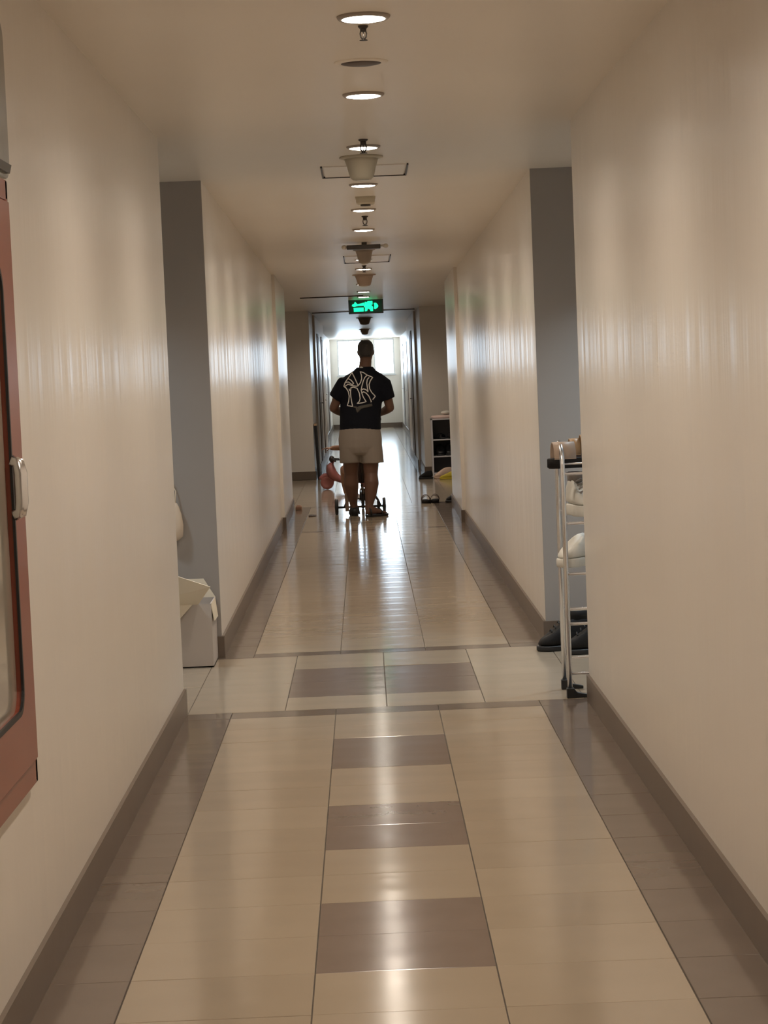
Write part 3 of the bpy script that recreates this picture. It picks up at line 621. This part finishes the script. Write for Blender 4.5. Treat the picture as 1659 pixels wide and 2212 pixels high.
# ================================================================= PUSH STROLLER (trike)
AY = 21.82
tk = thing('push_stroller', (-0.09, AY, 0), 'child push stroller on small black wheels in front of the man', 'stroller')
for x in (-0.335, 0.165):
    w = obj('rear_wheel', MB().disc_x((x, AY, 0.082), 0.082, 0.035), M['black'], tk, True)
    obj('hub', MB().tube([(x-0.02, AY, 0.075), (x+0.02, AY, 0.075)], 0.018, 14), M['darkmetal'], w, True)
obj('axle', MB().tube([(-0.33, AY, 0.075), (0.16, AY, 0.075)], 0.011, 10), M['darkmetal'], tk, True)
for x, d in ((-0.255, 1), (0.13, -1)):
    obj('strut', MB().tube([(x, AY, 0.07), (x+d*0.03, AY+0.02, 0.14), (x+d*0.11, AY+0.12, 0.25), (x+d*0.12, AY+0.2, 0.33)], 0.012, 10), M['darkmetal'], tk, True)
obj('bracket', MB().box(-0.245, -0.205, AY-0.015, AY+0.015, 0.03, 0.22), M['strapB'], tk, bevel=0.004)
obj('bracket', MB().box(0.09, 0.12, AY-0.015, AY+0.015, 0.03, 0.13), M['darkmetal'], tk, bevel=0.004)
obj('main_tube', MB().tube([(-0.06, AY, 0.30), (-0.06, AY+0.35, 0.28), (-0.06, AY+0.72, 0.22), (-0.06, AY+0.80, 0.13)], 0.016, 10), M['darkmetal'], tk, True)
fw = obj('front_wheel', MB().disc_x((-0.06, AY+0.82, 0.09), 0.09, 0.035), M['black'], tk, True)
obj('fork', MB().tube([(-0.085, AY+0.82, 0.09), (-0.085, AY+0.78, 0.2), (-0.06, AY+0.74, 0.25), (-0.035, AY+0.78, 0.2), (-0.035, AY+0.82, 0.09)], 0.008, 8), M['darkmetal'], tk, True)
obj('pedal_bar', MB().tube([(-0.14, AY+0.78, 0.12), (0.02, AY+0.86, 0.08)], 0.008, 8), M['darkmetal'], tk, True)
obj('seat', MB().loft([[(-0.06+a*sx, AY+0.30+b*sy, z) for sx, sy in ((-1, -1), (1, -1), (1, 1), (-1, 1))] for a, b, z in ((0.10, 0.12, 0.31), (0.13, 0.15, 0.33), (0.13, 0.15, 0.35), (0.11, 0.13, 0.36))]), M['brownsh'], tk, bevel=0.01)
obj('seat_back', MB().hexa([(-0.17, AY+0.14, 0.34), (0.05, AY+0.14, 0.34), (0.05, AY+0.17, 0.34), (-0.17, AY+0.17, 0.34), (-0.16, AY+0.06, 0.64), (0.04, AY+0.06, 0.64), (0.04, AY+0.09, 0.64), (-0.16, AY+0.09, 0.64)]), M['brownsh'], tk, bevel=0.01)
HB = Vector((-0.02, AY+0.02, 1.0))
obj('push_handle', MB().tube([(-0.06, AY+0.12, 0.33), (-0.055, AY+0.07, 0.6), (-0.04, AY+0.03, 0.92), (-0.03, AY+0.02, 0.975)], 0.012, 10), M['darkmetal'], tk, True)
obj('grip_bar', MB().tube([(-0.22, AY+0.02, 0.985), (-0.03, AY+0.02, 0.975), (0.17, AY+0.02, 0.985)], 0.014, 12), M['black'], tk, True)

# ================================================================= PEOPLE
def hand(mb, c, fwd, palmn, s=1.0, side=1, curl=1.0):
    """palm at c, fingers go along fwd and curl towards palmn; thumb leaves on side"""
    f = Vector(fwd).normalized(); n = Vector(palmn).normalized(); r = f.cross(n).normalized()*side; c = Vector(c)
    for k in (-0.028, -0.010, 0.009, 0.028):
        mb.limb([c - f*0.035*s + r*k*s*0.8, c + f*0.035*s + r*k*s], [0.015*s, 0.0125*s], 10)
    for i, (k, L) in enumerate(((0.030, 0.066), (0.010, 0.075), (-0.010, 0.070), (-0.030, 0.055))):
        p = c + f*0.04*s + r*k*s; a = 0.0; pts = [p]; rs = [0.0095*s]
        for seg_ in range(3):
            a += (0.85 if seg_ else 0.6)*curl; d = f*math.cos(a)+n*math.sin(a); p = p + d*L*s*(0.42, 0.33, 0.27)[seg_]; pts.append(p); rs.append((0.0085, 0.008, 0.007)[seg_]*s)
        mb.limb(pts, rs, 8)
    p = c - f*0.02*s + r*0.032*s; pts = [p]; rs = [0.013*s]
    for d, L in ((r*0.75+f*0.5+n*0.25, 0.036), (r*0.25+f*0.7+n*0.7, 0.03)): p = p+d.normalized()*L*s; pts.append(p); rs.append(0.0095*s)
    mb.limb(pts, rs, 8)

def head(mb, c, s, tilt, yaw=0.0):
    """c = head centre; face looks +y; s = 1 for an adult of 0.235 m head height"""
    R = Matrix.Rotation(yaw, 3, 'Z') @ Matrix.Rotation(-tilt, 3, 'X'); c = Vector(c)
    T = lambda p: c + R @ (Vector(p)*s)
    prof = [(-0.118, 0.055, 0.022, 0.018), (-0.105, 0.048, 0.040, 0.040), (-0.085, 0.030, 0.056, 0.062), (-0.055, 0.012, 0.066, 0.082), (-0.02, 0.002, 0.073, 0.094), (0.02, 0, 0.077, 0.098), (0.06, -0.004, 0.073, 0.092), (0.09, -0.008, 0.058, 0.074), (0.108, -0.010, 0.038, 0.048), (0.117, -0.010, 0.014, 0.018)]
    mb.loft([[T((a*math.cos(q), cy+b*math.sin(q), z)) for q in [2*PI*i/24 for i in range(24)]] for z, cy, a, b in prof])
    mb.limb([T((0, 0.098, 0.012)), T((0, 0.108, -0.008)), T((0, 0.114, -0.024))], [0.008*s, 0.011*s, 0.014*s], 8)      # nose
    for sx in (-1, 1):
        mb.ell(T((sx*0.012, 0.103, -0.028)), (0.009*s, 0.009*s, 0.007*s), 8, 6)
        mb.ell(T((sx*0.079, -0.004, -0.002)), (0.010*s, 0.020*s, 0.032*s), 10, 8, R)                                        # ears
        mb.limb([T((sx*0.018, 0.092, 0.022)), T((sx*0.045, 0.084, 0.024))], [0.008*s, 0.007*s], 8)
    mb.limb([T((-0.020, 0.090, -0.055)), T((0, 0.096, -0.053)), T((0.020, 0.090, -0.055))], [0.006*s, 0.008*s, 0.006*s], 8)
    mb.limb([T((-0.016, 0.086, -0.064)), T((0, 0.092, -0.066)), T((0.016, 0.086, -0.064))], [0.006*s, 0.009*s, 0.006*s], 8)
    return T, R

def foot(mb, heel, ang, s=1.0):
    """heel point on the ground, toe direction ang"""
    ca, sa = math.cos(ang), math.sin(ang); H = Vector(heel)
    P = lambda u, v, w: (H.x+(u*ca-v*sa)*s, H.y+(u*sa+v*ca)*s, H.z+w*s)
    rings = []
    for u, hw, zt_, zb in ((-0.025, 0.018, 0.045, 0.012), (-0.01, 0.030, 0.075, 0.003), (0.03, 0.034, 0.10, 0.0), (0.08, 0.034, 0.082, 0.004), (0.13, 0.042, 0.058, 0.003), (0.175, 0.047, 0.040, 0.0), (0.205, 0.040, 0.028, 0.002)):
        rings.append([P(u, hw*math.cos(q), (zt_+zb)/2+(zt_-zb)/2*math.sin(q)) for q in [2*PI*i/14 for i in range(14)]])
    mb.loft(rings)
    for i, v in enumerate((0.030, 0.012, -0.004, -0.019, -0.032)):
        L = (0.045, 0.040, 0.034, 0.028, 0.022)[i]; r = (0.0125, 0.009, 0.0085, 0.008, 0.008)[i]*s
        mb.limb([P(0.195, v, 0.012), P(0.205+L*0.6, v, 0.014), P(0.20+L, v, 0.010)], [r, r, r*0.85], 8)

MY = 21.4
man = thing('person', (-0.04, MY, 0), 'person seen from behind in dark logo T-shirt and grey shorts, pushing the stroller', 'person')
mb = MB()
T, RH = head(mb, (0.035, MY+0.045, 1.685), 1.0, 0.22)
mb.limb([(0.012, MY, 1.45), (0.022, MY+0.012, 1.53), (0.032, MY+0.03, 1.60)], [0.068, 0.064, 0.062], 16)
def eloft(mb, rows_, n=24):
    mb.loft([[(cx_+a*math.cos(q), cy_+b*math.sin(q), z) for q in [2*PI*i/n for i in range(n)]] for z, cx_, cy_, a, b in rows_])
eloft(mb, [(0.84, -0.055, MY, 0.15, 0.115), (0.95, -0.052, MY, 0.175, 0.13), (1.08, -0.04, MY, 0.175, 0.125), (1.25, -0.01, MY, 0.19, 0.125), (1.38, 0.0, MY, 0.18, 0.10), (1.45, 0.01, MY, 0.11, 0.07), (1.49, 0.012, MY, 0.06, 0.06)])
Ls, Le, Lw = (-0.195, MY, 1.385), (-0.318, MY+0.03, 1.125), (-0.19, MY+0.33, 1.03)
Rs, Re, Rw = (0.205, MY, 1.375), (0.262, MY+0.02, 1.105), (0.13, MY+0.33, 1.03)
for s_, e_, w_ in ((Ls, Le, Lw), (Rs, Re, Rw)):
    s_, e_, w_ = Vector(s_), Vector(e_), Vector(w_)
    mb.limb([s_, s_.lerp(e_, 0.35), s_.lerp(e_, 0.75), e_], [0.050, 0.050, 0.048, 0.044], 16)
    mb.limb([e_, e_.lerp(w_, 0.25), e_.lerp(w_, 0.7), w_], [0.044, 0.045, 0.034, 0.028], 16)
hand(mb, Vector(Lw)+Vector((0.02, 0.05, -0.01)), (0.25, 0.9, -0.1), (0, 0, -1), 1.05, -1)
hand(mb, Vector(Rw)+Vector((-0.02, 0.05, -0.01)), (-0.25, 0.9, -0.1), (0, 0, -1), 1.05, 1)
LA = Vector((-0.150, MY+0.19, 0.09)); RA = Vector((0.000, MY-0.10, 0.09))
mb.limb([(-0.145, MY+0.01, 0.90), (-0.155, MY+0.02, 0.70), (-0.165, MY+0.05, 0.52), (-0.168, MY+0.07, 0.44)], [0.105, 0.098, 0.080, 0.070], 18)
mb.limb([(-0.168, MY+0.07, 0.44), (-0.170, MY+0.085, 0.34), (-0.163, MY+0.13, 0.22), (-0.155, MY+0.175, 0.13), LA], [0.070, 0.079, 0.060, 0.042, 0.040], 18)
mb.limb([(0.045, MY, 0.90), (0.045, MY, 0.70), (0.040, MY-0.005, 0.52), (0.038, MY-0.01, 0.44)], [0.105, 0.098, 0.080, 0.070], 18)
mb.limb([(0.038, MY-0.01, 0.44), (0.040, MY-0.045, 0.34), (0.026, MY-0.07, 0.22), (0.008, MY-0.09, 0.13), RA], [0.068, 0.076, 0.058, 0.042, 0.040], 18)
foot(mb, (-0.150, MY+0.165, 0.022), PI/2+0.05, 1.0)
foot(mb, (-0.005, MY-0.12, 0.020), 0.62, 0.98)
body = bake(obj('body', mb, M['skin'], man, True), 0.0075, 3)
# hair
mb = MB()
R = []
for z, cy, a, b in ((-0.062, -0.060, 0.050, 0.036), (-0.03, -0.038, 0.069, 0.060), (0.0, -0.025, 0.078, 0.076), (0.035, -0.014, 0.084, 0.094), (0.07, -0.008, 0.081, 0.100), (0.10, -0.008, 0.066, 0.086), (0.122, -0.008, 0.042, 0.056), (0.130, -0.008, 0.012, 0.016)):
    R.append([T((a*math.cos(q), cy+b*math.sin(q), z)) for q in [2*PI*i/24 for i in range(24)]])
mb.loft(R); obj('hair', mb, M['hair'], man, True)
for sx in (-1, 1): obj('eye', MB().ell(T((sx*0.031, 0.083, 0.006)), (0.012, 0.010, 0.009), 10, 8), M['white'], man, True)
# shorts
mb = MB()
eloft(mb, [(0.935, -0.055, MY, 0.19, 0.145), (0.90, -0.056, MY, 0.210, 0.155), (0.80, -0.058, MY, 0.224, 0.165), (0.72, -0.058, MY, 0.222, 0.16), (0.66, -0.058, MY, 0.205, 0.135), (0.635, -0.058, MY, 0.17, 0.11)])
eloft(mb, [(0.78, -0.155, MY+0.005, 0.115, 0.14), (0.68, -0.162, MY+0.01, 0.114, 0.135), (0.60, -0.168, MY+0.02, 0.110, 0.130), (0.558, -0.170, MY+0.03, 0.111, 0.128)])
eloft(mb, [(0.78, 0.040, MY+0.005, 0.118, 0.14), (0.68, 0.052, MY, 0.118, 0.135), (0.60, 0.058, MY, 0.117, 0.130), (0.548, 0.062, MY, 0.116, 0.128)])
shorts = bake(obj('shorts', mb, M['shorts'], man, True), 0.009, 3)
# shirt
mb = MB()
eloft(mb, [(0.888, -0.052, MY, 0.214, 0.150), (0.95, -0.050, MY, 0.212, 0.155), (1.05, -0.045, MY, 0.211, 0.152), (1.15, -0.035, MY, 0.214, 0.148), (1.28, -0.008, MY, 0.232, 0.142), (1.37, 0.0, MY, 0.250, 0.128), (1.42, 0.004, MY, 0.235, 0.112), (1.465, 0.010, MY, 0.170, 0.096), (1.50, 0.014, MY+0.003, 0.115, 0.086), (1.535, 0.020, MY+0.008, 0.082, 0.076)], 32)
for s_, e_, r1 in (((-0.185, MY, 1.375), (-0.297, MY+0.02, 1.225), 0.072), ((0.195, MY, 1.36), (0.247, MY+0.012, 1.195), 0.074)):
    s_, e_ = Vector(s_), Vector(e_); d = (e_-s_).normalized()
    mb.tube([s_-d*0.03, s_, s_.lerp(e_, 0.4), s_.lerp(e_, 0.75), e_], [0.07, 0.088, 0.084, 0.078, r1], 20)
shirt = bake(obj('shirt', mb, M['shirt'], man, True), 0.009, 3)
# printed logo on the back of the shirt
off = rootloc(man)
bvh = BVHTree.FromPolygons([v.co.copy() for v in shirt.data.vertices], [tuple(p.vertices) for p in shirt.data.polygons])
def LG(X, Y):
    px = 660+X/6.38; py = 680+Y/6.38; dx, dy = px-784.0, py-800.0; c, s = math.cos(ROLL), math.sin(ROLL); k = 4500/(MY-0.13)
    return ((dx*c-dy*s)/k, 1.5-(dx*s+dy*c)/k)
def stroke(pts, r, m, name, pr=None):
    q = [LG(*p) for p in pts]; dense = []
    for a, b in zip(q, q[1:]):
        n = max(1, int(math.hypot(a[0]-b[0], a[1]-b[1])/0.008))
        for i in range(n): dense.append((a[0]+(b[0]-a[0])*i/n, a[1]+(b[1]-a[1])*i/n))
    dense.append(q[-1]); P = []
    for x, z in dense:
        h = bvh.ray_cast(Vector((x, MY-0.6, z))-off, Vector((0, 1, 0)))
        if h[0] is not None: P.append(h[0]+off+Vector((0, -0.002, 0)))
    if len(P) > 1: mbl.tube(P, r, 6)
mbl = MB()
STROKES = [
 [(640, 798), (612, 838), (575, 890), (545, 935), (528, 985), (562, 1012), (590, 1060), (602, 1120), (595, 1190), (575, 1250), (650, 1262), (636, 1200), (625, 1130), (620, 1060), (626, 1004), (660, 996), (710, 1012), (742, 1080), (752, 1150), (742, 1190), (710, 1222), (780, 1212), (835, 1196), (812, 1160), (790, 1120), (775, 1075), (766, 1035), (776, 985), (795, 915), (818, 862), (850, 832), (800, 797), (753, 783), (770, 830), (774, 880), (757, 935), (726, 976), (700, 920), (668, 850), (640, 798)],
 [(545, 935), (590, 925), (640, 962), (664, 944), (628, 902), (590, 880)],
 [(545, 985), (585, 956), (640, 975), (700, 985), (726, 976)],
 [(850, 832), (925, 862), (892, 910), (876, 960), (884, 1020), (912, 1070), (962, 1122), (925, 1168)],
 [(766, 1035), (800, 1020), (835, 1032), (862, 1062), (852, 1000), (843, 940), (852, 888), (878, 862)],
 [(775, 1075), (800, 1060), (835, 1078), (872, 1120), (905, 1190), (900, 1205)],
 [(600, 1020), (612, 1050)]]
for s_ in STROKES: stroke(s_, 0.0056, M['logo'], 'l')
obj('printed_logo', mbl, M['logo'], shirt, True, label='pale grey outlined interlocking N and Y letters')
mbl = MB()
for s_ in ([(660, 1268), (715, 1280), (760, 1262), (915, 1232)], [(700, 1290), (715, 1335), (755, 1295)], [(690, 1262), (720, 1320)], [(720, 1300), (800, 1275), (918, 1248)], [(730, 1285), (900, 1240)]): stroke(s_, 0.009, M['logodim'], 'l')
obj('lower_print', mbl, M['logodim'], shirt, True, label='dim grey lower part of the print')  # dim grey print below the letters
mbl = MB(); stroke([(748, 728), (765, 712), (790, 728), (748, 728)], 0.004, M['logo'], 'l'); stroke([(758, 722), (782, 722)], 0.004, M['logo'], 'l')
obj('neck_badge', mbl, M['logo'], shirt, True, label='tiny pale badge below the collar')
# sandals worn by the man
def worn(c, ang, name):
    O = sole_outline(0.28, 0.105)
    s = obj('sandal', MB().loft([place([(a*k, b*k, z) for a, b in O], c, ang) for k, z in ((0.95, 0), (1, 0.006), (1, 0.018), (0.98, 0.022))]), M['black'], man, True, label='black sandal')
    mbw = MB()
    for u in (0.035, -0.105):
        mbw.tube(place([(u, -0.05, 0.012), (u, -0.042, 0.05 if u > 0 else 0.075), (u, 0, 0.078 if u > 0 else 0.10), (u, 0.042, 0.05 if u > 0 else 0.075), (u, 0.05, 0.012)], c, ang), 0.009, 8)
    obj('strap', mbw, M['black'], s, True)
    if name == 'l': obj('heel_cup', MB().ell(place([(-0.095, 0, 0.045)], c, ang)[0], (0.05, 0.058, 0.045)), M['black'], s, True)
worn((-0.152, MY+0.265, 0), PI/2+0.05, 'l')
worn((0.085, MY-0.055, 0), 0.62, 'r')

# child in the stroller
CY = AY+0.30
kid = thing('person', (-0.08, CY, 0.36), 'small child in tan top sitting in the stroller, arm stretched out to the left', 'person')
mb = MB()
Tk, RK = head(mb, (-0.07, CY+0.02, 0.885), 0.78, 0.05)
mb.limb([(-0.07, CY-0.02, 0.72), (-0.07, CY, 0.80)], [0.04, 0.036], 12)
eloft(mb, [(0.365, -0.07, CY, 0.08, 0.08), (0.42, -0.07, CY, 0.115, 0.09), (0.52, -0.07, CY, 0.10, 0.08), (0.64, -0.07, CY-0.01, 0.11, 0.075), (0.70, -0.07, CY-0.02, 0.09, 0.06), (0.74, -0.07, CY-0.02, 0.04, 0.04)])
mb.limb([(-0.16, CY-0.02, 0.685), (-0.22, CY-0.015, 0.69), (-0.275, CY-0.01, 0.69)], [0.038, 0.032, 0.027], 12)
mb.limb([(-0.275, CY-0.01, 0.69), (-0.32, CY, 0.69), (-0.365, CY, 0.69)], [0.030, 0.028, 0.023], 12)
hand(mb, (-0.395, CY, 0.69), (-1, 0.05, 0.05), (0, 0, -1), 0.75, 1, 0.35)
mb.limb([(0.02, CY-0.02, 0.685), (0.075, CY+0.06, 0.58), (0.05, CY+0.20, 0.50)], [0.036, 0.03, 0.021], 12)
hand(mb, (0.045, CY+0.23, 0.49), (-0.1, 0.9, -0.3), (0, -0.3, -0.9), 0.62, 1, 0.8)
for sx, hx, kx, kz in ((-1, -0.11, -0.245, 0.45), (1, -0.03, 0.03, 0.42)):
    mb.limb([(hx, CY, 0.41), ((hx+kx)/2, CY+0.10, 0.43), (kx, CY+0.20, kz)], [0.062, 0.056, 0.045], 12)
    mb.limb([(kx, CY+0.20, kz), (kx, CY+0.24, 0.32), (kx+0.01, CY+0.26, 0.20)], [0.045, 0.042, 0.028], 12)
    foot(mb, (kx+0.01, CY+0.24, 0.13), PI/2, 0.55)
bake(obj('body', mb, M['skin2'], kid, True), 0.006, 3)
mb = MB(); mb.loft([[Tk((a*math.cos(q), cy+b*math.sin(q), z)) for q in [2*PI*i/20 for i in range(20)]] for z, cy, a, b in ((-0.05, -0.055, 0.05, 0.04), (0.0, -0.025, 0.079, 0.078), (0.05, -0.012, 0.084, 0.098), (0.10, -0.008, 0.066, 0.086), (0.128, -0.008, 0.02, 0.03))])
obj('hair', mb, M['hair'], kid, True)
for sx in (-1, 1): obj('eye', MB().ell(Tk((sx*0.031, 0.083, 0.006)), (0.010, 0.008, 0.007), 10, 8), M['white'], kid, True)
mb = MB()
eloft(mb, [(0.44, -0.07, CY, 0.125, 0.10), (0.52, -0.07, CY, 0.112, 0.092), (0.64, -0.07, CY-0.01, 0.122, 0.088), (0.70, -0.07, CY-0.02, 0.10, 0.07), (0.735, -0.07, CY-0.02, 0.055, 0.05)])
mb.tube([(-0.12, CY-0.02, 0.685), (-0.18, CY-0.02, 0.685), (-0.245, CY-0.015, 0.69)], [0.05, 0.05, 0.046], 14)
mb.tube([(-0.02, CY-0.02, 0.685), (0.03, CY, 0.66), (0.06, CY+0.03, 0.62)], [0.05, 0.05, 0.044], 14)
bake(obj('top', mb, M['tanc'], kid, True), 0.007, 2)
mb = MB()
eloft(mb, [(0.37, -0.07, CY, 0.10, 0.095), (0.42, -0.07, CY, 0.128, 0.10), (0.46, -0.07, CY, 0.12, 0.095)])
for hx, kx, kz in ((-0.11, -0.225, 0.45), (-0.03, 0.02, 0.42)): mb.limb([(hx, CY, 0.415), ((hx+kx)/2, CY+0.09, 0.43), (hx*0.25+kx*0.75, CY+0.14, kz)], [0.07, 0.064, 0.056], 12)
bake(obj('trousers', mb, M['brownsh'], kid, True), 0.007, 2)

# ================================================================= fill lamps added out of sight to give the side recesses cool light
for x, y, w, side in ((-1.75, 10.2, 10.0, 'left'), (1.75, 10.2, 18.0, 'right'), (-2.0, 26.5, 4.0, 'left'), (2.0, 26.5, 4.0, 'right')):
    z = zc(y); t = thing('recess_fill_lamp', (x, y, z), 'unseen cool fill lamp added inside the %s %s recess' % ('near' if y < 20 else 'far', side), 'ceiling light')
    obj('fill_lamp_base', MB().lathe([(0.001, 0.001), (0.13, 0.001), (0.13, -0.03), (0.001, -0.03)], (x, y, z)), M['white'], t, True)
    obj('fill_lamp_dome', MB().lathe([(0.12, -0.03), (0.11, -0.05), (0.06, -0.068), (0.001, -0.072)], (x, y, z)), M['white'], t, True)
    L = bpy.data.lights.new('lamp', 'AREA'); L.shape = 'DISK'; L.size = 0.2; L.energy = w; L.color = SIDE_COL; L.spread = math.radians(120)
    lo = bpy.data.objects.new('lamp', L); COL.objects.link(lo); lo.parent = t; lo.location = (0, 0, -0.085)
